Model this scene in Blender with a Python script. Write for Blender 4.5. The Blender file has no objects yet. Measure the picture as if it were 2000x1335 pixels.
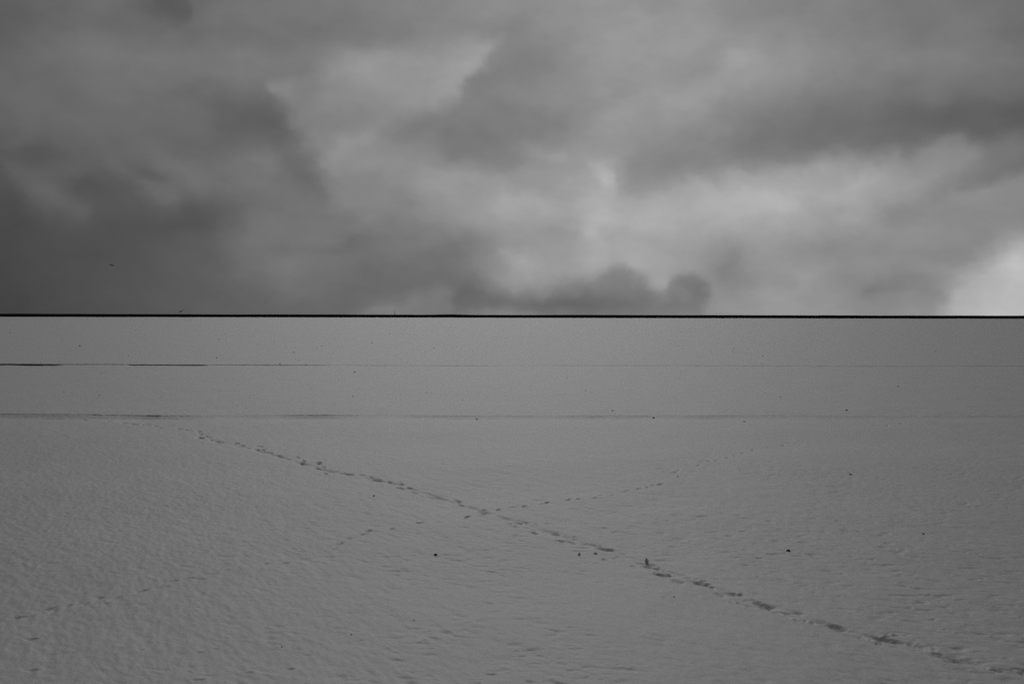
import bpy, bmesh, math, random
import numpy as np
from mathutils import Vector, Matrix, Quaternion

sc = bpy.context.scene
C = sc.collection
R = math.radians

# ------------------------------------------------------------------ camera
CAM_H = 4.0
F = 1944.4            # focal length in photograph pixels (35 mm on 36 mm, 2000 px)
HZ = 615.2            # where the true horizon falls in the photograph, centre column
ROLL = math.atan(4.0 / 2000)
cam = bpy.data.cameras.new('camera')
cam.lens = 35; cam.sensor_width = 36
cam.clip_start = 0.1; cam.clip_end = 20000
co = bpy.data.objects.new('camera', cam); C.objects.link(co)
PITCH = math.atan((667.5 - HZ) / F)
CAM_M = Matrix.Rotation(R(90) - PITCH, 4, 'X') @ Matrix.Rotation(ROLL, 4, 'Z')
co.matrix_world = Matrix.Translation((0, 0, CAM_H)) @ CAM_M
sc.camera = co

# ------------------------------------------------------------------ exposure
vs = sc.view_settings
vs.view_transform = 'Standard'; vs.look = 'None'; vs.gamma = 1; vs.exposure = 0.0
vs.use_curve_mapping = False
sc.cycles.use_denoising = False      # keep a trace of grain
sc.cycles.use_adaptive_sampling = True; sc.cycles.adaptive_threshold = 0.06; sc.cycles.adaptive_min_samples = 40

SUN_EL, SUN_AZ = R(30), R(-1)       # behind the cloud, straight ahead
sun = bpy.data.lights.new('sun', 'SUN')
sun.energy = 0.67; sun.angle = R(36); sun.color = (1, 1, 1)
so = bpy.data.objects.new('sun', sun); C.objects.link(so)
sd = Vector((math.sin(SUN_AZ) * math.cos(SUN_EL), math.cos(SUN_AZ) * math.cos(SUN_EL), math.sin(SUN_EL)))
so.rotation_euler = sd.to_track_quat('Z', 'Y').to_euler()
so.location = (0, 0, 60)

# ------------------------------------------------------------------ numpy helpers
def sstep(a, b, x):
    t = np.clip((x - a) / (b - a), 0, 1)
    return t * t * (3 - 2 * t)

def perlin(x, y, seed=0):
    xi = np.floor(x).astype(np.int64); yi = np.floor(y).astype(np.int64)
    xf = x - xi; yf = y - yi
    u = xf * xf * xf * (xf * (xf * 6 - 15) + 10); v = yf * yf * yf * (yf * (yf * 6 - 15) + 10)
    def g(ix, iy, dx, dy):
        h = (ix * 374761393 + iy * 668265263 + seed * 1442695041) & 0xffffffff
        h = ((h ^ (h >> 13)) * 1274126177) & 0xffffffff
        h = h ^ (h >> 16)
        a = (h & 1023) * (2 * math.pi / 1024)
        return np.cos(a) * dx + np.sin(a) * dy
    n00 = g(xi, yi, xf, yf); n10 = g(xi + 1, yi, xf - 1, yf)
    n01 = g(xi, yi + 1, xf, yf - 1); n11 = g(xi + 1, yi + 1, xf - 1, yf - 1)
    return 1.5 * ((n00 * (1 - u) + n10 * u) * (1 - v) + (n01 * (1 - u) + n11 * u) * v)

def fbm(x, y, seed=0, octs=4, gain=0.5):
    s = 0; a = 1.0
    for k in range(octs):
        s = s + a * perlin(x * 2 ** k + 17.3 * k, y * 2 ** k - 9.1 * k, seed + k)
        a *= gain
    return s

# ------------------------------------------------------------------ the cloud cover
# brightness of the cloud in display values, by direction (columns every 100, rows every 60)
GX = np.arange(-300, 2301, 100.0)
GY = np.arange(0, 661, 60.0)
GV = [
 [96,98,100, 100,106,109,100,108,114,117,121,126,131,134,139,141,141,138,132,127,123,120,116,110, 104,98,94],
 [94,96, 98,  99,107,111,108,106,111,114,118,125,131,133,141,144,145,142,136,130,125,121,118,112, 105,98,94],
 [90,94, 96,  99,105,110,112,113,114,115,124,129,132,136,143,146,146,144,143,136,128,124,121,114, 106,98,94],
 [90,94, 98, 104,105,107,106,105,104,110,124,128,132,136,142,144,144,142,138,131,125,120,116,109, 102,96,92],
 [86,90, 96, 101,103,103,102,101, 99,112,122,124,128,130,137,143,143,140,134,128,122,116,111,106, 100,94,90],
 [78,82, 86,  90, 95,100, 99, 99,104,112,122,128,130,132,138,141,140,138,134,130,126,121,118,116, 106,98,92],
 [70,74, 78,  80, 92, 88, 96,104,108,108,122,130,142,146,150,150,150,152,148,146,144,140,134,128, 116,104,96],
 [66,68, 70,  73, 85, 80, 84, 90,104,110,118,126,140,150,156,158,156,158,158,152,146,138,134,132, 120,106,98],
 [62,64, 66,  68, 76, 76, 82, 90,108,110,110,112,124,142,152,156,154,146,146,142,138,138,138,144, 126,110,100],
 [60,62, 63,  65, 72, 77, 82, 90,104,106,102,104,116,146,146,150,152,140,144,140,134,136,148,166, 138,114,102],
 [60,61, 62,  64, 70, 75, 80, 86, 92, 98,104,110,118,136,140,142,146,138,146,146,138,140,156,170, 142,116,104],
 [60,61, 62,  65, 70, 75, 80, 84, 88, 94,104,112,122,130,134,138,142,142,148,148,140,142,162,172, 144,118,106]]
GV = np.array([[float(v) for v in r] for r in GV])

GV -= 4.0 * (GY[:, None] < 100) * np.clip(np.abs(GX[None, :] - 1200) / 800, 0, 1)
GV -= 6.0 * np.clip((500 - GX[None, :]) / 500, 0, 1) + 4.0 * np.clip((GX[None, :] - 1700) / 300, 0, 1) * (GY[:, None] < 200)
GV += 3.0 * np.exp(-((GX[None, :] - 1250) / 260) ** 2 - ((GY[:, None] - 400) / 120) ** 2)

def grid_sample(x, y):
    fx = np.clip((x - GX[0]) / 100.0, 0, len(GX) - 1.001); fy = np.clip((y - GY[0]) / 60.0, 0, len(GY) - 1.001)
    ix = fx.astype(int); iy = fy.astype(int)
    tx = fx - ix; ty = fy - iy
    def cr(p0, p1, p2, p3, t):
        return p1 + 0.5 * t * (p2 - p0 + t * (2 * p0 - 5 * p1 + 4 * p2 - p3 + t * (3 * (p1 - p2) + p3 - p0)))
    rows = []
    for j in (-1, 0, 1, 2):
        yy = np.clip(iy + j, 0, len(GY) - 1)
        c = [GV[yy, np.clip(ix + i, 0, len(GX) - 1)] for i in (-1, 0, 1, 2)]
        rows.append(cr(*c, tx))
    return cr(*rows, ty)

def poly_sd(x, y, P):                       # signed distance, negative inside
    d = np.full(x.shape, 1e9); inside = np.zeros(x.shape, bool)
    n = len(P)
    for i in range(n):
        ax, ay = P[i]; bx, by = P[(i + 1) % n]
        ex, ey = bx - ax, by - ay
        t = np.clip(((x - ax) * ex + (y - ay) * ey) / (ex * ex + ey * ey), 0, 1)
        d = np.minimum(d, np.hypot(x - ax - t * ex, y - ay - t * ey))
        c = ((ay > y) != (by > y)) & (x < ex * (y - ay) / (ey + 1e-12) + ax)
        inside ^= c
    return np.where(inside, -d, d)

def poly_soft(x, y, P, s0):                 # coverage of a cloud whose rim has its own softness at each point
    best = np.full(x.shape, 1e9); sgn = poly_sd(x, y, [p[:2] for p in P]) < 0
    num = np.zeros(x.shape); den = np.zeros(x.shape)
    n = len(P)
    for i in range(n):
        A = P[i]; B = P[(i + 1) % n]
        ax, ay = A[:2]; bx, by = B[:2]; sa = (A[2] if len(A) > 2 else s0) * 1.35 + 4; sb = (B[2] if len(B) > 2 else s0) * 1.35 + 4
        ex, ey = bx - ax, by - ay
        t = np.clip(((x - ax) * ex + (y - ay) * ey) / (ex * ex + ey * ey), 0, 1)
        dd = np.hypot(x - ax - t * ex, y - ay - t * ey); s_ = sa + (sb - sa) * t
        best = np.minimum(best, dd)
        w = np.hypot(ex, ey) / (dd + 4.0) ** 3
        num += w * s_; den += w
    s = num / den
    d = np.where(sgn, -best, best) / s
    return sstep(1.0, -1.0, d)

def line_d(x, y, P):
    d = np.full(x.shape, 1e9)
    for (ax, ay), (bx, by) in zip(P[:-1], P[1:]):
        ex, ey = bx - ax, by - ay
        t = np.clip(((x - ax) * ex + (y - ay) * ey) / (ex * ex + ey * ey), 0, 1)
        d = np.minimum(d, np.hypot(x - ax - t * ex, y - ay - t * ey))
    return d

#   (kind, amount, softness / width, points)
CLOUDS = [
 # bright billow left of centre, with a crisp left shoulder that fades away downward
 ('poly', 13, 10, 0.0, [(528,160,12),(545,152,8),(575,158,12),(610,152,10),(630,138,9),(625,118,16),(660,110,26),(720,104,26),(800,96,24),(880,84,18),(950,74,14),(978,78,9),(962,105,9),(935,128,9),(906,148,8),(892,186,12),(862,212,40),(830,240,60),(790,300,80),(720,360,90),(670,385,60),(632,362,20),(606,320,16),(586,282,12),(570,250,10),(546,214,10),(530,188,12)]),
 ('blob', 10, (900, 140), (60, 20), -32),
 ('blob', 8, (545, 176), (26, 26), 0),
 ('blob', 7, (700, 122), (60, 18), -10),
 ('blob', -7, (700, 250), (110, 60), 20),
 ('line', -9, 30, [(440,212),(520,245),(570,300),(610,352),(640,375)]),
 ('blob', -6, (540, 240), (60, 26), 30),
 ('blob', 9, (515, 308), (40, 24), 0),
 ('line', 9, 16, [(650,320),(672,280),(720,262)]),
 # dark mass right of it
 ('poly', -13, 16, 0.2, [(906,152,9),(940,125,10),(962,102,12),(1000,60,60),(1060,100,70),(1080,180,80),(1060,250,60),(1050,290,40),(1010,328,14),(930,334,12),(880,322,12),(866,290,20),(840,262,30),(800,252,30),(850,215,30),(890,190,12)]),
 ('blob', -6, (820, 240), (55, 24), -20),
 ('blob', 13, (1055, 296), (50, 22), 12),
 ('blob', 8, (1095, 308), (14, 12), 0),
 # bright core and the dark tongue beside it
 ('blob', 17, (1184, 338), (26, 26), 0),
 ('blob', 9, (1188, 352), (16, 14), 0),
 ('blob', 11, (1165, 385), (60, 42), 0),
 ('blob', 9, (1162, 450), (22, 50), 12),
 ('blob', 9, (1030, 392), (60, 30), 10),
 ('blob', -10, (1085, 455), (50, 34), 10),
 ('blob', 14, (1025, 512), (45, 20), 18),
 ('blob', 10, (1135, 520), (50, 18), 0),
 ('poly', -17, 14, 0.0, [(1204,350,8),(1224,322,20),(1290,285,50),(1400,248,60),(1500,225,60),(1620,180,60),(1760,170,60),(1900,180,50),(2200,160,60),(2200,262,30),(1960,268,16),(1900,272,11),(1840,276,10),(1780,290,12),(1680,300,14),(1600,296,12),(1560,308,14),(1500,328,16),(1420,336,16),(1340,350,14),(1290,376,12),(1245,394,14),(1215,382,9)]),
 ('blob', -7, (1800, 232), (170, 30), -4),
 ('poly', 10, 12, 0.0, [(1290,396,40),(1400,350,14),(1480,336,14),(1560,318,14),(1620,304,12),(1700,306,14),(1790,296,12),(1860,280,10),(1912,278,8),(1928,294,8),(1915,318,20),(1850,350,24),(1760,384,40),(1640,440,60),(1520,460,60),(1400,440,60)]),
 ('blob', 11, (1490, 382), (46, 18), 12),
 ('blob', 8, (1535, 410), (34, 14), 12),
 ('blob', 8, (1695, 350), (44, 18), -15),
 ('blob', 8, (1650, 390), (40, 16), -10),
 ('blob', 6, (1280, 432), (66, 22), 0),
 ('blob', -6, (1235, 445), (26, 16), 20),
 ('line', -12, 24, [(1740,418),(1840,378),(1920,345),(2000,325),(2100,310)]),
 ('line', 7, 18, [(1860,388),(1950,358),(2060,345)]),
 ('line', -7, 24, [(1560,470),(1680,478),(1760,500),(1860,492),(1940,468)]),
 ('blob', -11, (1425, 512), (40, 40), 0),
 ('blob', -6, (1450, 545), (44, 22), 20),
 ('blob', -6, (1520, 560), (24, 24), 30),
 ('blob', 7, (1490, 585), (30, 18), 10),
 ('blob', 6, (1585, 535), (50, 14), -15),
 # bright corner at the right
 ('poly', 14, 12, 0.0, [(2300,440),(2010,462,12),(1975,480,14),(1905,502,22),(1878,528,26),(1858,560,26),(1838,600,22),(1826,680,20),(2300,680)]),
 ('blob', 16, (1992, 505), (44, 30), -25),
 ('line', -8, 16, [(1700,560),(1800,545),(1850,580)]),
 # the low dark roll on the horizon with its curl
 ('poly', -33, 15, 0.1, [(880,545,30),(940,556,26),(1010,570,24),(1080,566,22),(1150,546,20),(1190,530,14),(1225,524,12),(1262,536,14),(1278,556,13),(1290,566,12),(1302,560,12),(1314,549,12),(1328,542,12),(1346,538,12),(1368,547,13),(1386,564,12),(1390,580,12),(1366,606,20),(1330,622,20),(1180,640,20),(1060,622,16),(980,604,18),(900,584,26)]),
 ('blob', 6, (1292, 552), (12, 16), 0),
 ('blob', 10, (1338, 582), (20, 11), 20),
 ('line', 8, 9, [(1236,512),(1262,528),(1282,556),(1292,576)]),
 ('blob', -9, (880, 490), (90, 36), 8),
 ('blob', 12, (725, 612), (38, 9), -8),
 ('line', 8, 18, [(760,608),(830,585),(886,560),(880,535)]),
 ('blob', -7, (950, 600), (70, 12), 5),
 # left side
 ('blob', -9, (90, 300), (70, 22), -5),
 ('blob', -9, (190, 362), (60, 22), 5),
 ('blob', -9, (290, 342), (46, 14), 8),
 ('blob', -10, (390, 420), (80, 32), -8),
 ('line', 8, 20, [(20,325),(80,370),(150,410)]),
 ('blob', -8, (60, 430), (60, 24), 25),
 ('line', 7, 16, [(220,330),(300,372),(340,385)]),
 ('blob', 8, (340, 320), (60, 18), 30),
 ('blob', 7, (470, 340), (34, 30), 0),
 ('poly', -11, 16, 0.0, [(280,-40,14),(376,-40,14),(364,20,8),(350,50,14),(320,56,20),(296,30,20)]),
 ('blob', 6, (215, 100), (80, 36), 20),
 ('blob', -7, (545, 490), (50, 14), 0),
 ('blob', -6, (660, 478), (60, 12), 0),
 ('blob', 6, (720, 405), (60, 28), 10),
 ('blob', 8, (845, 350), (52, 30), 15),
 ('blob', -8, (800, 395), (28, 18), 0),
 ('line', 6, 26, [(1300,245),(1400,150),(1480,85)]),
 ('blob', -7, (1190, 190), (90, 30), -20),
 ('blob', -5, (1385, 105), (50, 30), -30),
 ('blob', -14, (1130, 592), (130, 16), 0),
 ('blob', -4, (1010, 50), (24, 20), 0),
]

def cloud_value(x, y):
    wx = x + 12 * fbm(x / 95, y / 75, 11, 5, 0.66); wy = y + 9 * fbm(x / 95 + 40, y / 75, 12, 5, 0.66)
    v = grid_sample(wx, wy)
    for c in CLOUDS:
        k, a = c[0], c[1]
        if k == 'poly':
            m = poly_soft(wx, wy, c[4], c[2])
            m = m * (1 - c[3] * sstep(0.6, 1.0, m))
        elif k == 'line':
            m = np.exp(-(line_d(wx, wy, c[3]) / c[2]) ** 2)
        else:
            (cx, cy), (rx, ry), ang = c[2], c[3], math.radians(c[4])
            dx, dy = wx - cx, wy - cy
            p = dx * math.cos(ang) + dy * math.sin(ang); q = -dx * math.sin(ang) + dy * math.cos(ang)
            m = np.exp(-(p / rx) ** 2 - (q / ry) ** 2)
        v = v + a * m
    v = v + 3.4 * fbm(wx / 130, wy / 75, 31, 5, 0.6) * sstep(50, 120, v)
    return v

def to_lin(v):
    s = np.clip(v, 0, 255) / 255.0
    return np.where(s <= 0.04045, s / 12.92, ((s + 0.055) / 1.055) ** 2.4)

AZ0, AZ1, NAZ = R(-36), R(36), 150
EL0, EL1, NEL = R(-0.6), R(18.6), 64

world = bpy.data.worlds.new('World'); sc.world = world; world.use_nodes = True
nt = world.node_tree; nt.nodes.clear()
N = lambda t: nt.nodes.new(t)
L = nt.links.new
def math_n(op, a, b=None, c=None, clamp=False):
    n = N('ShaderNodeMath'); n.operation = op; n.use_clamp = clamp
    for i, v in enumerate((a, b, c)):
        if v is None: continue
        if isinstance(v, (int, float)): n.inputs[i].default_value = v
        else: L(v, n.inputs[i])
    return n.outputs[0]
def maprange(v, a, b, c, d, interp='LINEAR'):
    n = N('ShaderNodeMapRange'); n.interpolation_type = interp; n.clamp = True
    L(v, n.inputs[0])
    for i, q in zip((1, 2, 3, 4), (a, b, c, d)):
        if isinstance(q, (int, float)): n.inputs[i].default_value = q
        else: L(q, n.inputs[i])
    return n.outputs[0]
tc = N('ShaderNodeTexCoord')
sep = N('ShaderNodeSeparateXYZ'); L(tc.outputs['Generated'], sep.inputs[0])
az = math_n('ARCTAN2', sep.outputs[0], sep.outputs[1])
el = math_n('ARCSINE', sep.outputs[2])
# small turbulence of the direction so that cloud edges fray
nz = N('ShaderNodeTexNoise'); nz.inputs['Scale'].default_value = 24; nz.inputs['Detail'].default_value = 7; nz.inputs['Roughness'].default_value = 0.6
L(tc.outputs['Generated'], nz.inputs['Vector'])
ns = N('ShaderNodeSeparateColor'); L(nz.outputs['Color'], ns.inputs[0])
az = math_n('ADD', az, math_n('MULTIPLY', math_n('SUBTRACT', ns.outputs[0], 0.5), 0.034))
el_w = math_n('ADD', el, math_n('MULTIPLY', math_n('SUBTRACT', ns.outputs[1], 0.5), 0.020))
u = maprange(az, AZ0, AZ1, 0.0, 1.0)
v = maprange(el_w, EL0, EL1, 0.0, float(NEL - 1))
azs = np.linspace(AZ0, AZ1, NAZ); els = np.linspace(EL0, EL1, NEL)
acc = None
for k in range(NEL):
    e = els[k]
    X = np.tan(azs); Z = math.tan(e) * np.sqrt(1 + X * X)
    # the same direction on the photograph's plane (level camera is enough for clouds)
    th = -PITCH
    yc = Z * math.cos(PITCH) + math.sin(PITCH); zc = math.cos(PITCH) - Z * math.sin(PITCH)
    px = 1000 + F * X / zc; py = 667.5 - F * yc / zc + ROLL * (px - 1000)
    lin = to_lin(cloud_value(px, py))
    fc = N('ShaderNodeFloatCurve'); cm = fc.mapping; cv = cm.curves[0]
    cm.extend = 'HORIZONTAL'
    vals = np.clip(lin, 0, 1)
    while len(cv.points) < NAZ: cv.points.new(0.5, 0.5)
    for i, p in enumerate(cv.points):
        p.location = (i / (NAZ - 1), float(vals[i])); p.handle_type = 'AUTO'
    cm.update()
    L(u, fc.inputs['Value'])
    # bell weight of this elevation row
    w = math_n('SUBTRACT', 1.0, math_n('ABSOLUTE', math_n('SUBTRACT', v, float(k))), clamp=True)
    acc = math_n('MULTIPLY_ADD', fc.outputs[0], w, acc if acc is not None else 0.0)
# around and above the part in view: plain broken overcast
n2 = N('ShaderNodeTexNoise'); n2.inputs['Scale'].default_value = 2.2; n2.inputs['Detail'].default_value = 6
mp = N('ShaderNodeMapping'); mp.inputs['Scale'].default_value = (1, 1, 2.4)
L(tc.outputs['Generated'], mp.inputs[0]); L(mp.outputs[0], n2.inputs['Vector'])
over = maprange(n2.outputs[0], 0.3, 0.72, 0.045, 0.135)
inside = math_n('MULTIPLY', maprange(math_n('ABSOLUTE', az), R(30), R(42), 1.0, 0.0, 'SMOOTHSTEP'),
                maprange(el, R(17.8), R(27), 1.0, 0.0, 'SMOOTHSTEP'))
mixn = N('ShaderNodeMix'); mixn.data_type = 'FLOAT'
L(inside, mixn.inputs[0]); L(over, mixn.inputs[2]); L(acc, mixn.inputs[3])
# a little of the clear sky behind the cloud comes through, without its colour
sky = N('ShaderNodeTexSky'); sky.sky_type = 'NISHITA'; sky.sun_disc = False
sky.sun_elevation = SUN_EL; sky.sun_rotation = SUN_AZ
bw = N('ShaderNodeRGBToBW'); L(sky.outputs[0], bw.inputs[0])
thin = math_n('MINIMUM', math_n('MULTIPLY', bw.outputs[0], 0.05), 0.5)
# wisps and fine mottling of the cloud base
n5 = N('ShaderNodeTexNoise'); n5.inputs['Scale'].default_value = 11; n5.inputs['Detail'].default_value = 9; n5.inputs['Roughness'].default_value = 0.62
n5.inputs['Distortion'].default_value = 0.15
mp5 = N('ShaderNodeMapping'); mp5.inputs['Scale'].default_value = (1, 1, 1.9); mp5.inputs['Rotation'].default_value = (0, R(14), 0)
L(tc.outputs['Generated'], mp5.inputs[0]); L(mp5.outputs[0], n5.inputs['Vector'])
mott = maprange(n5.outputs[0], 0.25, 0.75, 0.87, 1.13)
tot = math_n('MULTIPLY_ADD', thin, 0.03, math_n('MULTIPLY', mixn.outputs[0], mott))
cmb = N('ShaderNodeCombineColor')
for i in range(3): L(tot, cmb.inputs[i])
bg = N('ShaderNodeBackground'); L(cmb.outputs[0], bg.inputs[0]); bg.inputs[1].default_value = 1.0
wo = N('ShaderNodeOutputWorld'); L(bg.outputs[0], wo.inputs[0])
world.cycles.sampling_method = 'MANUAL'; world.cycles.sample_map_resolution = 512

# ------------------------------------------------------------------ materials
def new_mat(name):
    m = bpy.data.materials.new(name); m.use_nodes = True
    t = m.node_tree; b = t.nodes['Principled BSDF']
    return m, t, b

def snow_material(name='snow', soil=True):
    m, t, b = new_mat(name)
    b.inputs['Roughness'].default_value = 0.67
    b.inputs['IOR'].default_value = 2.0
    g = t.nodes.new('ShaderNodeNewGeometry')
    n = t.nodes.new('ShaderNodeTexNoise'); n.inputs['Scale'].default_value = 38; n.inputs['Detail'].default_value = 4
    t.links.new(g.outputs['Position'], n.inputs['Vector'])
    r = t.nodes.new('ShaderNodeMapRange'); r.inputs[1].default_value = 0.3; r.inputs[2].default_value = 0.7
    r.inputs[3].default_value = 0.43; r.inputs[4].default_value = 0.51
    t.links.new(n.outputs[0], r.inputs[0])
    cc = t.nodes.new('ShaderNodeCombineColor')
    # old and new snow, patch within patch
    nf = t.nodes.new('ShaderNodeTexNoise'); nf.inputs['Scale'].default_value = 0.35; nf.inputs['Detail'].default_value = 13; nf.inputs['Roughness'].default_value = 0.86
    t.links.new(g.outputs['Position'], nf.inputs['Vector'])
    rf = t.nodes.new('ShaderNodeMapRange'); rf.inputs[1].default_value = 0.25; rf.inputs[2].default_value = 0.75
    rf.inputs[3].default_value = 0.88; rf.inputs[4].default_value = 1.12
    t.links.new(nf.outputs[0], rf.inputs[0])
    mf = t.nodes.new('ShaderNodeMath'); mf.operation = 'MULTIPLY'
    t.links.new(r.outputs[0], mf.inputs[0]); t.links.new(rf.outputs[0], mf.inputs[1])
    for i in range(3): t.links.new(mf.outputs[0], cc.inputs[i])
    col = cc.outputs[0]
    if soil:
        at = t.nodes.new('ShaderNodeAttribute'); at.attribute_name = 'soil'
        n3 = t.nodes.new('ShaderNodeTexNoise'); n3.inputs['Scale'].default_value = 9
        t.links.new(g.outputs['Position'], n3.inputs['Vector'])
        r3 = t.nodes.new('ShaderNodeMapRange'); r3.inputs[3].default_value = 0.012; r3.inputs[4].default_value = 0.05
        t.links.new(n3.outputs[0], r3.inputs[0])
        c3 = t.nodes.new('ShaderNodeCombineColor')
        for i in range(3): t.links.new(r3.outputs[0], c3.inputs[i])
        mx = t.nodes.new('ShaderNodeMix'); mx.data_type = 'RGBA'
        t.links.new(at.outputs['Fac'], mx.inputs[0]); t.links.new(col, mx.inputs[6]); t.links.new(c3.outputs[0], mx.inputs[7])
        col = mx.outputs[2]
    t.links.new(col, b.inputs['Base Color'])
    bp = t.nodes.new('ShaderNodeBump'); bp.inputs['Strength'].default_value = 0.5; bp.inputs['Distance'].default_value = 0.006
    n4 = t.nodes.new('ShaderNodeTexNoise'); n4.inputs['Scale'].default_value = 30; n4.inputs['Detail'].default_value = 5
    t.links.new(g.outputs['Position'], n4.inputs['Vector'])
    t.links.new(n4.outputs[0], bp.inputs['Height'])
    b2 = t.nodes.new('ShaderNodeBump'); b2.inputs['Strength'].default_value = 0.6; b2.inputs['Distance'].default_value = 0.022
    n6 = t.nodes.new('ShaderNodeTexNoise'); n6.inputs['Scale'].default_value = 4.5; n6.inputs['Detail'].default_value = 5; n6.inputs['Roughness'].default_value = 0.6
    mpp = t.nodes.new('ShaderNodeMapping'); mpp.inputs['Scale'].default_value = (0.6, 1.4, 1)
    mpr = t.nodes.new('ShaderNodeMapping'); mpr.inputs['Rotation'].default_value = (0, 0, R(56))
    t.links.new(g.outputs['Position'], mpr.inputs[0]); t.links.new(mpr.outputs[0], mpp.inputs[0]); t.links.new(mpp.outputs[0], n6.inputs['Vector'])
    t.links.new(n6.outputs[0], b2.inputs['Height']); t.links.new(bp.outputs[0], b2.inputs['Normal'])
    t.links.new(b2.outputs[0], b.inputs['Normal'])
    return m

def dark_material(name, lo, hi, scale, rough=0.9):
    m, t, b = new_mat(name)
    b.inputs['Roughness'].default_value = rough
    b.inputs['Specular IOR Level'].default_value = 0.1
    g = t.nodes.new('ShaderNodeNewGeometry')
    n = t.nodes.new('ShaderNodeTexNoise'); n.inputs['Scale'].default_value = scale; n.inputs['Detail'].default_value = 3
    t.links.new(g.outputs['Position'], n.inputs['Vector'])
    r = t.nodes.new('ShaderNodeMapRange'); r.inputs[1].default_value = 0.3; r.inputs[2].default_value = 0.7
    r.inputs[3].default_value = lo; r.inputs[4].default_value = hi
    t.links.new(n.outputs[0], r.inputs[0])
    cc = t.nodes.new('ShaderNodeCombineColor')
    for i in range(3): t.links.new(r.outputs[0], cc.inputs[i])
    t.links.new(cc.outputs[0], b.inputs['Base Color'])
    return m

M_SNOW = snow_material()
M_LUMP = snow_material('packed_snow', soil=False)
M_CLOD = dark_material('dark_earth', 0.008, 0.03, 40)
M_WOOD = dark_material('bare_wood', 0.004, 0.012, 0.4)
M_POST = dark_material('tarred_wood', 0.02, 0.04, 2)
M_BIRD = dark_material('feather', 0.008, 0.02, 30, 0.7)

# ------------------------------------------------------------------ where a point of the field lies
def ground_at(px, py):
    """world x, y on the level field for a spot of the photograph"""
    d = Vector(((px - 1000) / F, -(py - 667.5) / F, -1.0))
    w = CAM_M.to_3x3() @ d
    s = -CAM_H / w.z
    return w.x * s, w.y * s

# footprints: spots of the two trails that cross the field
TRAIL = [(166,816),(188,817),(212,820),(241,825),(258,827),(278,829),(287,828),(303,832),(312,835),(350,838),(362,840),
 (388,843),(391,848),(391,855),(402,852),(409,854),(412,859),(424,862),(461,865),(472,869),(506,871),(504,878),(514,878),
 (527,884),(545,889),(580,892),(592,899),(590,903),(622,903),(630,911),(621,914),(635,924),(665,924),(680,926),(705,928),
 (725,932),(730,937),(760,941),(782,945),(782,953),(799,952),(810,961),(826,960),(843,969),(893,977),(898,986),(945,996),
 (943,1005),(1010,1020),(1027,1020),(1003,1028),(1030,1031),(1042,1040),(1085,1042),(1105,1047),(1094,1056),(1115,1058),
 (1160,1062),(1182,1070),(1195,1086),(1215,1088),(1250,1096),(1275,1105),(1285,1118),(1297,1122),(1322,1134),(1340,1126),
 (1370,1138),(1386,1143),(1407,1160),(1435,1158),(1452,1169),(1459,1181),(1482,1175),(1508,1190),(1530,1195),(1575,1203),
 (1580,1214),(1600,1210),(1625,1219),(1665,1238),(1677,1242),(1725,1245),(1737,1247),(1780,1256),(1797,1262),(1830,1275),
 (1850,1281),(1872,1287),(1915,1295),(1955,1303),(1990,1310)]
DEEP = {(782,953),(843,969),(893,977),(898,986),(943,1005),(1010,1020),(1094,1047),(1182,1070),(1275,1105),(1297,1122),
 (1322,1134),(1370,1138),(1482,1175),(1508,1190),(1530,1195),(1625,1219),(1665,1238),(1725,1245),(1780,1256),(1850,1281),(391,855),(622,903)}
CROSS = [(30,1204),(50,1202),(90,1187),(105,1190),(133,1180),(165,1177),(190,1167),(225,1165),(275,1152),(310,1145),(325,1142),
 (338,1132),(370,1127),(395,1128),(412,1118),(440,1112),(520,1099),(555,1098),(662,1061),(667,1056),(684,1051),(705,1044),(720,1037),(765,1033),
 (820,1022),(912,1010),(974,995),(1002,990),(1025,988),(1060,983),(1068,980),(1110,975),(1130,974),(1160,972),(1174,967),
 (1195,966),(1218,960),(1227,957),(1247,955),(1265,952),(1275,948),(1290,946),(1317,924),(1326,920),(1325,932),(1365,911),
 (1385,903),(1400,902),(1420,896),(1435,892),(1450,886),(1470,879),(1500,873),(1530,868),(1570,862),(1610,855),(1635,850),(1660,845),(1682,842),(1700,838),(1735,830),(1760,826)]
DENTS = [(62,1246,1.3),(62,1308,1.2),(39,1101,1.0),(205,1030,0.7),(388,1325,1.0),(485,1310,1.1),(1805,942,0.8),(1822,1206,0.9),
 (1845,1226,0.7),(960,1315,1.0),(567,1302,0.8),(1480,1125,0.8),(1590,1155,0.7),(1640,1162,0.8),(1705,1092,0.8),(1076,947,0.4),
 (1132,1078,0.8),(1210,1102,0.7),(1296,1166,0.8),(955,1118,0.6),(1740,1060,0.5),(205,1175,0.7),(390,1270,0.8),(275,1266,0.7),
 (420,1262,0.7),(660,1168,0.6),(1510,1132,0.7)]

# ditch wall positions (depth) and how wide the shallow dip before each is
D1 = ground_at(1000, 810.2)[1]
D2 = ground_at(1000, 712.6)[1]

def col_at(x, y):                      # photograph column of a point of the field
    return 1000 + F * x / y

def band(c, lst):
    s = np.zeros_like(c)
    for a, b, k, e in lst:
        s = np.maximum(s, k * sstep(a - e, a + e, c) * sstep(b + e, b - e, c))
    return s

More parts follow.
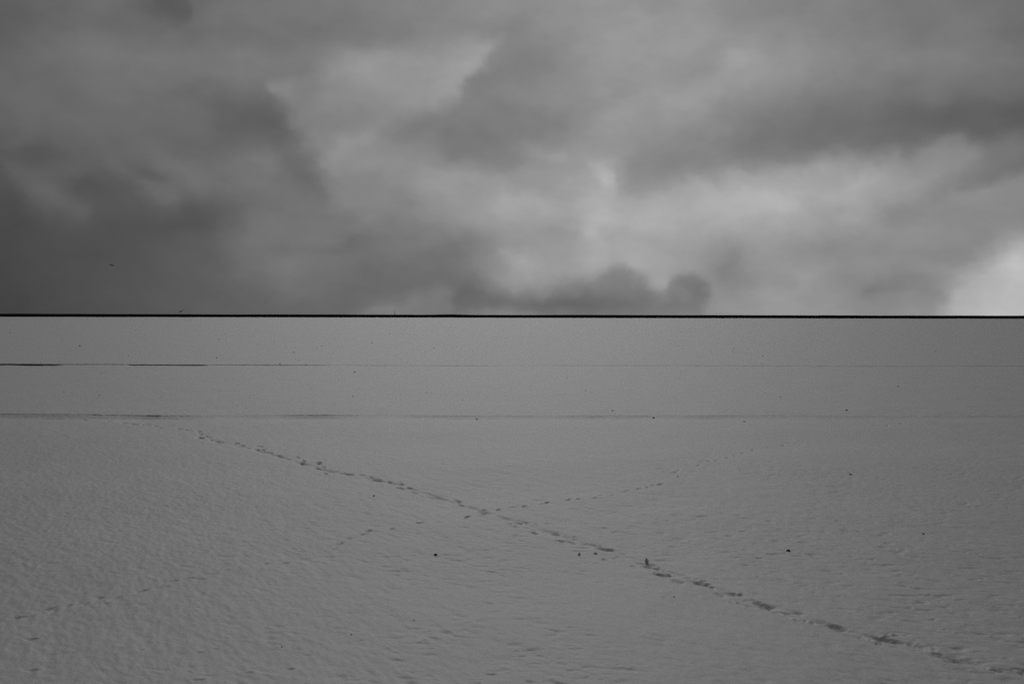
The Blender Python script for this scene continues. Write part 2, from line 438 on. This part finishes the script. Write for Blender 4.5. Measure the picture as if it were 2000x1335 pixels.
def field_height(x, y, dy):
    h = np.zeros_like(x)
    r = np.maximum(y, 4.0)
    def oct_(lx, ly, ang, amp, seed, wl):
        ca, sa = math.cos(ang), math.sin(ang)
        p = (x * ca + y * sa) / lx; q = (-x * sa + y * ca) / ly
        k = sstep(1.3, 3.0, wl / dy)
        return amp * k * perlin(p, q, seed)
    near = (y < 160) & (y > -10)
    sa = R(-52)
    # wandering of the wind grain
    wob = 0.25 * perlin(x / 3.1, y / 3.1, 60)
    X0 = x
    patch = 0.65 + 0.5 * perlin(x / 7.0, y / 9.0, 61)
    fine = np.zeros_like(x)
    ca, sn = math.cos(sa), math.sin(sa)
    for lx, ly, amp, seed in ((0.95, 0.34, 0.011, 1), (0.46, 0.17, 0.0070, 2), (0.24, 0.10, 0.0052, 3), (0.13, 0.06, 0.0030, 4)):
        p = (x * ca + y * sn) / lx; q = (-x * sn + y * ca + wob) / ly
        k = sstep(0.8, 2.2, ly / dy)
        n = perlin(p, q, seed)
        fine += amp * k * (n - 0.35 * np.abs(n))
    for l, amp, seed in ((1.9, 0.016, 5), (0.62, 0.006, 6)):
        fine += amp * sstep(0.8, 2.2, l / dy) * perlin(x / l, (y + wob) / l, seed)
    iso = np.zeros_like(x)
    for l, amp, seed in ((0.75, 0.0035, 64), (0.34, 0.0022, 65), (0.16, 0.0026, 66), (0.085, 0.0022, 67)):
        iso += amp * sstep(0.8, 2.2, l * 1.8 / dy) * perlin((x * 0.94 + y * 0.34) / l, (y * 0.94 - x * 0.34) / (l * 2.1), seed)
    dab = np.clip(perlin(x / 0.23 + 0.5 * y / 0.23, y / 0.17, 83) - 0.12, 0, 1) + 0.6 * np.clip(perlin(x / 0.13, y / 0.12, 84) - 0.2, 0, 1)
    train = sstep(-0.45, 0.4, perlin((x * ca + y * sn) / 1.1, (-x * sn + y * ca) / 0.42, 85)) * sstep(-0.85, 0.35, perlin(x / 4.5, y / 5.0, 86))
    dab = 0.025 * dab * train * sstep(0.8, 2.4, 0.2 / dy)
    side = sstep(-0.35, 0.05, x / np.maximum(y, 9.0) + 0.12 * perlin(x / 5.0, y / 5.0, 68))
    h += 0.80 * fine * np.clip(patch, 0.25, 1.3) * (0.35 + 0.65 * side) + iso * (1.6 - 0.75 * side) - dab * (0.45 + 0.55 * side)
    h += 0.06 * perlin(x / 8.0, y / 6.0, 8) * sstep(1, 3, 6.0 / dy) * sstep(60, 25, y)
    h += 0.05 * perlin(x / 40.0, y / 30.0, 9) * sstep(20, 60, np.abs(y)) * sstep(500, 200, y)
    h += 0.38 * fbm(x / 90.0, y / 400.0, 21, 3) * sstep(800, 1300, y)
    return h

def add_prints(x, y, h, idx_of):
    rng = random.Random(4)
    def press(cx, cy, la, lb, ang, dep, rim=0.22):
        Rm = max(la, lb) * 2.4
        m = idx_of(cx, cy, Rm)
        if m is None: return
        dx = x[m] - cx; dy = y[m] - cy
        ca, sa = math.cos(ang), math.sin(ang)
        p = (dx * ca + dy * sa) / la; q = (-dx * sa + dy * ca) / lb
        q = q + 0.35 * perlin(x[m] / 0.11, y[m] / 0.11, 77)
        rr = np.sqrt(p * p + q * q) * (1 + 0.22 * perlin(x[m] / 0.11 + 9, y[m] / 0.11, 78))
        bowl = sstep(1.35, 0.0, rr) ** 1.1 * (1 + 0.35 * perlin(x[m] / 0.06, y[m] / 0.06, 79)) * (1 + 0.45 * p * np.exp(-p * p))
        h[m] += -dep * bowl + rim * dep * np.exp(-((rr - 1.4) / 0.3) ** 2)
    def tdir(P, i, k=3):
        a = ground_at(*P[max(0, i - k)]); b = ground_at(*P[min(len(P) - 1, i + k)])
        return math.atan2(b[1] - a[1], b[0] - a[0])
    for i, p in enumerate(TRAIL):
        cx, cy = ground_at(*p); a = tdir(TRAIL, i)
        deep = p in DEEP
        sc_ = 1 + 0.45 * sstep(18, 34, np.float64(cy))
        la = (0.20 if deep else 0.125) * rng.uniform(0.8, 1.25) * sc_; lb = (0.068 if deep else 0.05) * rng.uniform(0.8, 1.25) * sc_
        press(cx, cy, la, lb, a + rng.uniform(-0.25, 0.25), (0.039 if deep else 0.026) * rng.uniform(0.7, 1.2) * (1 + 1.1 * sstep(17, 30, np.float64(cy)) - 0.45 * sstep(15.5, 12.5, np.float64(cy)) + 1.1 * sstep(26, 32, np.float64(cy))), 0.09 if cy < 20 else 0.02)
        if rng.random() < 0.7:      # clods of snow and toe drags by the print
            press(cx + rng.uniform(-.25, .25), cy + rng.uniform(-.2, .2), 0.07, 0.04, rng.uniform(0, 3), 0.017 * rng.choice((-1, -1, 0.6)))
    for i, p in enumerate(CROSS):
        cx, cy = ground_at(*p); a = tdir(CROSS, i)
        press(cx, cy, 0.12 * rng.uniform(0.7, 1.3), 0.05 * rng.uniform(0.8, 1.2), a + rng.uniform(-0.6, 0.6), (0.021 + 0.018 * sstep(15, 20, np.float64(cy))) * rng.uniform(0.5, 1.3), 0.08)
    for px, py, k in DENTS:
        cx, cy = ground_at(px, py); k *= 0.8
        press(cx, cy, 0.085 * k, 0.05 * k, R(10) + rng.uniform(-.4, .4), 0.018 * k, 0.1)
    # the drag that joins the main prints
    Q = [ground_at(*p) for p in ((420,860),(520,884),(630,916),(740,938),(800,952),(850,968),(945,1000),(1040,1028),(1120,1052),(1190,1076),(1270,1100),(1330,1122),(1400,1148),(1500,1184),(1560,1196),(1640,1226),(1760,1254),(1870,1286),(2010,1312))]
    for (ax, ay), (bx, by) in zip(Q[:-1], Q[1:]):
        Lq = math.hypot(bx - ax, by - ay); m = idx_of((ax + bx) / 2, (ay + by) / 2, Lq / 2 + 0.6)
        if m is None: continue
        ex, ey = (bx - ax) / Lq, (by - ay) / Lq
        s = np.clip((x[m] - ax) * ex + (y[m] - ay) * ey, 0, Lq)
        off = (x[m] - ax - s * ex) * -ey + (y[m] - ay - s * ey) * ex
        end = np.hypot(x[m] - ax - s * ex, y[m] - ay - s * ey)
        off = end + 0.03 * perlin(x[m] / 0.25, y[m] / 0.25, 71)
        k = np.clip(0.55 + 0.9 * perlin(x[m] / 0.45, y[m] / 0.45, 72), 0.12, 1)
        h[m] += -(0.030 + 0.012 * float(sstep(16, 24, np.float64(ay)))) * k * np.exp(-(off / 0.085) ** 2)

# ------------------------------------------------------------------ the snow field: one sheet out to the horizon
rows = [-400., -150., -60., -25., -10., -4., 0., 2., 4., 5.5, 7., 8., 8.7]
Y = 9.2
while Y < 9000:
    rows.append(Y)
    st = 0.5 * Y * Y / (994.0 * CAM_H)
    st = min(max(st, 0.014), 60 if Y < 3000 else 400)
    if abs(Y - D1) < 1.6: st = min(st, 0.07)
    if abs(Y - D2) < 1.6: st = min(st, 0.14)
    if abs(Y - D1) < 0.42 or abs(Y - D2) < 0.42: st = 0.035
    Y += st
rows.append(9500.)
rows = np.array(rows)
t_mid = np.linspace(-0.62, 0.62, 1750)
t_out = [0.64, 0.68, 0.75, 0.85, 1.0, 1.3, 1.8, 2.8, 5, 10, 25, 80]
tt = np.concatenate([-np.array(t_out[::-1]), t_mid, np.array(t_out)])
NX, NY = len(tt), len(rows)
W = np.where(rows > 9, rows, 9.0)
gx = np.clip(tt[None, :] * W[:, None], -9500, 9500)
# keep clipped columns in order
gx = gx + np.arange(NX)[None, :] * 1e-4
gy = np.repeat(rows[:, None], NX, 1)
dyr = np.gradient(rows)
gdy = np.repeat(dyr[:, None], NX, 1)
wb1 = 0.22 * fbm(gx / 9.0, gx * 0 + 3.3, 41, 3); wb2 = 0.5 * fbm(gx / 16.0, gx * 0 + 8.3, 42, 3)
gyw = gy + wb1 * np.exp(-((gy - D1) / 4) ** 2) + wb2 * np.exp(-((gy - D2) / 8) ** 2)
H = field_height(gx, gyw, gdy)
soil = np.zeros_like(H)
colp = col_at(gx, np.maximum(gy, 9))
# first ditch: shallow dip, then a small steep far bank
s = gy - D1
k1 = 0.85 + 0.55 * fbm(gx / 5.0, gx * 0 + 1.7, 45, 3); k1 = np.clip(k1, 0.15, 1.5)
k1 = k1 * (0.75 + 0.25 * sstep(1000, 200, colp)) * (1 - 0.55 * np.exp(-((colp - 730) / 70) ** 2)) * (1 - 0.45 * sstep(1350, 1900, colp))
dip = sstep(-3.0, -0.4, s) * (0.16 * sstep(0.05, -0.03, s) + 0.84 * np.clip(-s / (0.62 + 0.25 * perlin(gx / 2.2, gx * 0 + 4, 57)), 0, 1))
gate = sstep(0.0, 0.25, k1)
H -= 0.10 * k1 * dip
H += 0.008 * k1 * np.exp(-((s - 0.10) / 0.12) ** 2)
b1 = band(colp, [(-200,30,.35,20),(180,201,1,4),(216,228,.8,3),(201,290,.35,6),(288,316,1.1,4),(316,372,.4,10),(372,500,.2,14),(560,690,.3,14),(640,662,.6,8),(780,900,.12,14),(930,1180,.10,30),(1560,1640,.1,15)])
soil = np.maximum(soil, np.clip(b1 * (0.75 + 0.6 * perlin(gx / 0.6, gx * 0 + 5, 51)), 0, 1) * sstep(-0.16, -0.08, s) * sstep(0.12, 0.07, s))
# worn patches lower in the dip
b1b = band(colp, [(78,104,1,7),(104,124,.7,5),(20,80,.3,14),(128,160,.25,8),(500,512,.3,5),(1590,1625,.15,9)])
soil = np.maximum(soil, np.clip(b1b * (0.7 + 0.7 * perlin(gx / 0.5, gy / 0.3, 52)), 0, 1) * np.exp(-((s + 0.95) / 0.28) ** 2))
# second ditch farther out
s = gy - D2
k2 = band(colp, [(-900,120,1.25,20),(120,250,.4,15),(250,405,.75,10),(405,640,.42,30),(640,1000,.22,60),(1000,2400,.22,200)])
k2 = k2 * (0.9 + 0.3 * perlin(gx / 3.0, gx * 0 + 2, 53))
dip = sstep(-3.2, -1.4, s) * sstep(0.05, -0.03, s)
H -= 0.13 * k2 * dip
b2 = band(colp, [(-900,84,1.2,6),(84,118,.8,8),(105,255,.62,8),(246,275,.5,6),(272,345,.8,6),(345,400,.55,4),(400,455,.25,8),(455,620,.12,20)])
soil = np.maximum(soil, np.clip(b2 * (0.85 + 0.4 * perlin(gx / 1.2, gx * 0 + 7, 54)), 0, 1) * sstep(-0.06, -0.02, s) * sstep(0.09, 0.05, s))

def idx_of(cx, cy, Rm):
    if cy < 9.3: return None
    r0 = max(0, np.searchsorted(rows, cy - Rm) - 1); r1 = min(NY, np.searchsorted(rows, cy + Rm) + 1)
    c0 = np.searchsorted(tt, min((cx - Rm) / (cy - Rm), (cx - Rm) / (cy + Rm))) - 1
    c1 = np.searchsorted(tt, max((cx + Rm) / (cy - Rm), (cx + Rm) / (cy + Rm))) + 1
    c0 = max(c0, 0); c1 = min(c1, NX)
    return (slice(r0, r1), slice(c0, c1)) if r1 > r0 and c1 > c0 else None
add_prints(gx, gyw, H, idx_of)

def height_at(x, y):
    r = int(np.clip(np.searchsorted(rows, y), 1, NY - 1)); c = int(np.clip(np.searchsorted(tt, x / max(y, 9.0)), 1, NX - 1))
    return float(max(H[r, c], H[r - 1, c], H[r, c - 1]))

def grid_mesh(name, X, Yy, Z):
    ny, nx = X.shape
    me = bpy.data.meshes.new(name)
    co_ = np.stack([X, Yy, Z], -1).reshape(-1, 3).astype(np.float32)
    me.vertices.add(ny * nx); me.vertices.foreach_set('co', co_.ravel())
    i = np.arange((ny - 1) * (nx - 1)); r = i // (nx - 1); c = i % (nx - 1)
    a = r * nx + c
    q = np.stack([a, a + 1, a + nx + 1, a + nx], -1).astype(np.int32)
    me.loops.add(q.size); me.loops.foreach_set('vertex_index', q.ravel())
    me.polygons.add(len(q)); me.polygons.foreach_set('loop_start', (np.arange(len(q)) * 4).astype(np.int32))
    me.polygons.foreach_set('use_smooth', np.ones(len(q), bool))
    me.update(calc_edges=True)
    return me

me = grid_mesh('snow_field', gx, gyw, H)
at = me.attributes.new('soil', 'FLOAT', 'POINT'); at.data.foreach_set('value', soil.ravel().astype(np.float32))
me.materials.append(M_SNOW)
field = bpy.data.objects.new('snow_field', me); C.objects.link(field)
field['kind'] = 'structure'

# ------------------------------------------------------------------ helpers for things
def link_mesh(name, bm, mat, loc=(0, 0, 0), rot=(0, 0, 0), smooth=False):
    m = bpy.data.meshes.new(name); bm.to_mesh(m); bm.free()
    m.materials.append(mat)
    if smooth:
        for p in m.polygons: p.use_smooth = True
    o = bpy.data.objects.new(name, m); C.objects.link(o)
    o.location = loc; o.rotation_euler = rot
    return o

def tag(o, label, cat, group=None, kind=None):
    o['label'] = label; o['category'] = cat
    if group: o['group'] = group
    if kind: o['kind'] = kind

# ------------------------------------------------------------------ the far wood, read as one mass
def far_wood():
    rng = random.Random(9)
    bm = bmesh.new()
    base = 1480.0
    tmpl = bmesh.new(); bmesh.ops.create_icosphere(tmpl, subdivisions=1, radius=1.0)
    tv = np.array([v.co[:] for v in tmpl.verts]); tf = [[v.index for v in f.verts] for f in tmpl.faces]; tmpl.free()
    V = []; Fc = []
    x = -2600.0
    while x < 2600:
        for j in range(3):
            top = 4.6 + 0.35 * float(fbm(np.array([x / 170.0]), np.array([0.5]), 91, 3)[0])
            if 1000 + F * x / base > 1605: top += 0.25
            c = 1000 + F * x / base
            top += 0.7 * math.exp(-((c - 880) / 32) ** 2)
            hh = top * rng.uniform(0.975, 1.012)
            cx = x + rng.uniform(-1.2, 1.2); cy = base + j * 4 + rng.uniform(-1.5, 1.5)
            rx = rng.uniform(2.6, 3.6)
            n0 = len(V)
            jit = np.array([[rng.uniform(0.82, 1.15) for _ in range(3)] for _ in range(len(tv))])
            flatv = tv.copy(); flatv[:, 2] = np.sign(tv[:, 2]) * np.abs(tv[:, 2]) ** 0.25; jit[:, 2] = 1 - 0.02 * np.abs(jit[:, 2])
            pts = flatv * jit * np.array([rx, rx, hh * 0.5])
            pts[:, 2] = np.minimum(pts[:, 2], hh * 0.5)
            pts += np.array([cx, cy, hh * 0.5])
            V.extend(map(tuple, pts)); Fc.extend([[n0 + k for k in f] for f in tf])
        # undergrowth and trunks that close the foot of the wood
        x += 1.9
    m = bpy.data.meshes.new('distant_wood'); m.from_pydata(V, [], Fc); m.update()
    m.materials.append(M_WOOD)
    o = bpy.data.objects.new('distant_wood', m); C.objects.link(o)
    tag(o, 'thin black line of distant woodland running along the whole horizon', 'woodland', kind='stuff')
far_wood()

# ------------------------------------------------------------------ the thin post standing on the horizon
def utility_post():
    d = 1466.0
    x = (771 - 1000) / F * d
    root = bpy.data.objects.new('utility_post', None); C.objects.link(root)
    z0 = height_at(x, d); root.location = (x, d, z0)
    bm = bmesh.new()
    bmesh.ops.create_cone(bm, cap_ends=True, segments=10, radius1=0.42, radius2=0.30, depth=9.6, matrix=Matrix.Translation((0, 0, 4.7)))
    p = link_mesh('post_shaft', bm, M_POST, smooth=False); p.parent = root
    bm = bmesh.new()
    bmesh.ops.create_cone(bm, cap_ends=True, segments=10, radius1=0.34, radius2=0.05, depth=0.3, matrix=Matrix.Translation((0, 0, 9.65)))
    p = link_mesh('post_cap', bm, M_POST); p.parent = root
    tag(root, 'lone thin dark post standing up above the black line of wood on the horizon', 'post')
utility_post()

# ------------------------------------------------------------------ birds
def bird(loc, span, bank, yaw, dih, label):
    """one continuous body: wing, body and wing lofted along the span, with tail and beak"""
    bm = bmesh.new()
    # body as a loft along y
    prof = [(-0.36, 0.004, 0.0), (-0.30, 0.028, 0.004), (-0.16, 0.040, 0.0), (0.0, 0.062, 0.0), (0.12, 0.058, 0.004), (0.2, 0.036, 0.012), (0.25, 0.034, 0.018), (0.30, 0.012, 0.012), (0.34, 0.003, 0.008)]
    rings = []
    for y, r, z in prof:
        flat = 0.35 if y < -0.2 else 0.85
        wide = 1.5 if y < -0.25 else 1.0
        rings.append([bm.verts.new((math.cos(a) * r * wide, y, z + math.sin(a) * r * flat)) for a in [k * math.pi / 4 for k in range(8)]])
    for A, B in zip(rings[:-1], rings[1:]):
        for k in range(8): bm.faces.new((A[k], A[(k + 1) % 8], B[(k + 1) % 8], B[k]))
    bm.faces.new(rings[0][::-1]); bm.faces.new(rings[-1])
    for s in (-1, 1):
        st = [(0.03, 0.15, -0.08, 0.03, 0.020), (0.16, 0.18, -0.08, 0.03 + 0.10 * dih, 0.014), (0.30, 0.17, -0.06, 0.03 + 0.17 * dih, 0.010), (0.44, 0.09, -0.06, 0.03 + 0.17 * dih, 0.006), (0.54, -0.01, -0.07, 0.03 + 0.13 * dih, 0.003)]
        prev = None
        for xx, yf, yb, z, th in st:
            q = [bm.verts.new(c) for c in ((s * xx, yf, z), (s * xx, (yf + yb) / 2 + 0.03, z + th), (s * xx, yb, z), (s * xx, (yf + yb) / 2 + 0.03, z - th))]
            if prev:
                for k in range(4): bm.faces.new((prev[k], prev[(k + 1) % 4], q[(k + 1) % 4], q[k]))
            else: bm.faces.new(q[::-1])
            prev = q
        bm.faces.new(prev)
    bmesh.ops.scale(bm, vec=(span / 1.08,) * 3, verts=bm.verts)
    bmesh.ops.recalc_face_normals(bm, faces=bm.faces)
    o = link_mesh('bird', bm, M_BIRD, smooth=True)
    o.matrix_world = Matrix.Translation(loc) @ Matrix.Rotation(bank, 4, 'Y') @ Matrix.Rotation(R(24), 4, 'X') @ Matrix.Rotation(yaw, 4, 'Z')
    tag(o, label, 'bird', 'dark birds gliding low over the field')
def sky_point(px, py, d):
    w = (CAM_M.to_3x3() @ Vector(((px - 1000) / F, -(py - 667.5) / F, -1.0)))
    return Vector((0, 0, CAM_H)) + w * (d / w.y)
bird(sky_point(218.5, 518, 115), 0.74, R(15), R(170), 0.35, 'dark bird gliding high in the dim cloud at the left, well above the horizon')
bird(sky_point(354.5, 607.5, 110), 0.82, R(-28), R(160), 0.25, 'dark bird banking just above the black line of wood on the horizon')

# ------------------------------------------------------------------ clods of earth on the snow
def clod_mesh(seed, flat=0.5):
    rng = random.Random(seed)
    bm = bmesh.new(); bmesh.ops.create_icosphere(bm, subdivisions=2, radius=0.5)
    o1 = rng.uniform(0, 50)
    for v in bm.verts:
        n = perlin(np.array([v.co.x * 2.2 + o1]), np.array([v.co.y * 2.2 + v.co.z * 1.7]), seed)[0]
        v.co *= 1 + 0.55 * n
        v.co.z *= flat; v.co.y *= 0.75
        if v.co.z < -0.12: v.co.z = -0.12
    # a crumb leaning on one side
    m = bpy.data.meshes.new('earth_clod')
    r = bmesh.ops.create_icosphere(bm, subdivisions=1, radius=0.16, matrix=Matrix.Translation((0.45 if seed % 2 else -0.42, 0.08, -0.05)))
    for v in r['verts']: v.co.z = (v.co.z + 0.05) * 0.7 - 0.05
    bm.to_mesh(m); bm.free(); m.materials.append(M_CLOD)
    for p in m.polygons: p.use_smooth = seed % 3 == 0
    return m
M_LUMP.node_tree.nodes['Principled BSDF'].inputs['Roughness'].default_value = 0.6
CL = [clod_mesh(s, f) for s, f in ((1, 0.55), (2, 0.4), (3, 0.7), (4, 0.35), (5, 0.9))]

# (column, row, width and height in photograph pixels, tilt, own label)
OWN = [
 (1539.5,1074,8.5,4.5,0,'black jagged clod of earth, largest dark speck at the right of the trail of prints'),
 (850,1079.5,8.2,3.2,-24,'small black slanting clod alone on smooth snow left of the trail crossing'),
 (1164,1077.8,7,3,12,'black pointed clod lying just below the main trail of prints'),
 (730,967,4.2,2.2,15,'tiny black clod just below the main trail, left of where the trails cross'),
 (1661.5,925,6,2.6,10,'flat black clod on open snow to the right, beyond the crossing trail'),
 (1276,812,5.5,2.4,0,'wide black clod lying on the lip of the nearer ditch'),
 (1454,821.5,5,2,8,'flat black clod just this side of the nearer ditch'),
 (1653.5,800.3,4,3,15,'round black clod just beyond the nearer ditch at the right'),
 (1196,800.3,4,2.2,-12,'black clod just beyond the nearer ditch, left of the wide one on its lip'),
 (931,814,3.8,2.2,0,'small black clod lying in the dip of the nearer ditch'),
 (1803.5,1041,5,2.4,8,'small dark clod far to the right of the largest clod'),
 (651,1071.5,3.4,1.4,0,'tiny dark clod under the left end of the faint short prints'),
 (550,1258,3,2,10,'tiny dark clod near the bottom edge, lower left'),
 (686,1235.3,4,1.5,0,'tiny flat dark clod in the lower left foreground'),
 (809,1207,3,1.6,15,'tiny dark clod in the foreground below the slanting clod'),
 (1316,1164,3.6,2.2,-15,'tiny dark clod just below the deep prints of the main trail'),
 (1843,1264.5,3.8,1.8,0,'tiny dark clod right beside the last prints at lower right'),
 (1711,1254,4,2.4,0,'dark crumb of earth just below the trail at lower right'),
 (692.5,725,2.9,2.1,-25,'dark clod between the two ditches, nearest the farther one'),
 (689,773,2.6,1.9,20,'dark clod midway between the two ditches, left of centre'),
 (1754,754,3,2,0,'dark clod alone between the two ditches far to the right'),
 (1524,775,2.2,2.2,0,'small round dark clod between the ditches, right of centre'),
 (193,770.5,3.6,1.4,0,'flat dark clod between the ditches at the far left'),
 (155.8,674.5,2.4,3.2,0,'upright dark clod beyond the farther ditch at the left'),
]
FAR_BIG = [(573.5,687,2.6),(547,710,2.6),(598,711,2.3),(726,669,2.4),(761,652,2.3),(847,679,2.4),(1434,680,2.4),(1489,694,2.4),(584,703,2.2),(423,698.5,2.4)]
SPECKS = [(20,650,2.2),(120,663,2.2),(46,674.5,1.7),(209,674.5,1.8),(67,707.3,1.8),(79.5,707,2.2),(116,707,1.6),(152,707,1.6),(250.5,694,2.1),
 (291,690,1.7),(427,661.5,1.9),(440,652,2.0),(442.5,657,1.9),(363,625.5,1.7),(482,710,2.0),(259,669,1.5),(503,672,2.0),(557.5,675.5,1.8),
 (525,681,1.6),(577.5,701,1.9),(628,675,2.1),(619,679,1.4),(775,652,1.4),(809,653,1.8),(831,686.5,1.9),(881,638,1.6),
 (892,676,1.8),(923,684,1.9),(1346.5,641.2,2.0),(1069,676.5,1.6),(1204,675,1.6),(1258.5,700,1.6),(1388,686,1.9),(1431,686.2,2.3),
 (1461,681,2.0),(1457.5,690,2.0),(1488,709.5,2.0),(1827.5,684.5,2.1),(1898,681.5,1.9),(1914.5,662,1.5),(1580,707,1.6)]
MID = [(197.5,728,1.7),(266,733.5,1.7),(125,764,2.2),(463,791,2.3),(480,794.5,1.9),(833,766,2.1),(903,780.5,1.7),(761.5,792,1.9),
 (1440,719,1.7),(1387,725.5,1.9),(1108,736.5,2.2),(1143.5,762.5,2.8),(1135,766,1.5),(1494,768,2.2),(1539,758,1.6)]
crng = random.Random(77)
proto = None
def put_clod(px, py, w, h, tilt, label, group):
    global proto
    x, y = ground_at(px, py + h * 0.4)
    z = height_at(x, y)
    if proto is None:
        o = bpy.data.objects.new('earth_clod', CL[0]); proto = o
    else:
        o = proto.copy()
    o.data = CL[crng.randrange(len(CL))]
    C.objects.link(o)
    ww = w * y / F; hh = h * y / F
    o.location = (x, y, z + 0.08 * hh)
    fl = max(v.co.z for v in o.data.vertices) + 0.12
    o.scale = (ww, ww * 0.8, hh / fl)
    o.rotation_euler = (0, R(tilt), crng.uniform(-0.5, 0.5))
    tag(o, label, 'clod of earth', group)
G = 'dark clods of earth scattered over the snow'
for i in OWN: put_clod(*i, G)
ORD = ['first', 'second', 'third', 'fourth', 'fifth', 'sixth', 'seventh', 'eighth', 'ninth', 'tenth', 'eleventh', 'twelfth']
buckets = {}
for px, py, w in FAR_BIG: buckets.setdefault((py, px), ('black', w * 0.9, 0.85))
for px, py, w in SPECKS + MID: buckets.setdefault((py, px), ('faint', w * 0.85, 0.7))
zones = {}
for (py, px), q in buckets.items():
    if py < 678: zr = 'on far snow nearer the wood'
    elif py < 714: zr = 'just beyond the farther ditch'
    else: zr = 'between the two ditches'
    zc = 'left third' if px < 667 else ('middle third' if px < 1333 else 'right third')
    zones.setdefault((q[0], zr, zc), []).append((px, py, q))
for (look, zr, zc), lst in zones.items():
    lst.sort()
    for k, (px, py, q) in enumerate(lst):
        which = 'only' if len(lst) == 1 else ORD[k]
        lab = ('%s %s clod %s, %s' % (which, look, zr, zc)) if len(lst) == 1 else ('%s %s clod from left %s, %s' % (which, look, zr, zc))
        put_clod(px, py, q[1], q[1] * q[2], 0, lab, G)

# ------------------------------------------------------------------ lumps of snow kicked up beside the prints
def snow_lump(px, py, w, h, seed, label, lean=0.0, peak=1.0):
    rng = random.Random(seed)
    x, y = ground_at(px, py)
    ww = w * y / F; hh = h * y / F
    bm = bmesh.new(); bmesh.ops.create_icosphere(bm, subdivisions=3, radius=0.5)
    for v in bm.verts:
        n = perlin(np.array([v.co.x * 3 + seed]), np.array([v.co.y * 3 + v.co.z * 2.3]), seed)[0]
        k = v.co.z + 0.5
        taper = 1 - 0.72 * peak * max(k, 0)
        v.co.x = v.co.x * taper * (1 + 0.4 * n) + lean * k; v.co.y *= taper * 0.7
        v.co.z = k * (1 + 0.15 * n)
    bmesh.ops.scale(bm, vec=(ww * 1.15, ww * 1.0, hh * 1.05), verts=bm.verts)
    o = link_mesh('snow_lump', bm, M_LUMP, (x, y, height_at(x, y) - 0.12 * hh), smooth=True)
    tag(o, label, 'lump of snow', 'lumps of snow kicked up along the trail')
snow_lump(1263.5, 1096, 9, 10, 3, 'upright pointed lump of snow kicked up at the edge of a deep print', -0.12)
snow_lump(1131.5, 1081, 7, 5, 5, 'low peaked lump of snow left of the black pointed clod', 0.0, 0.9)
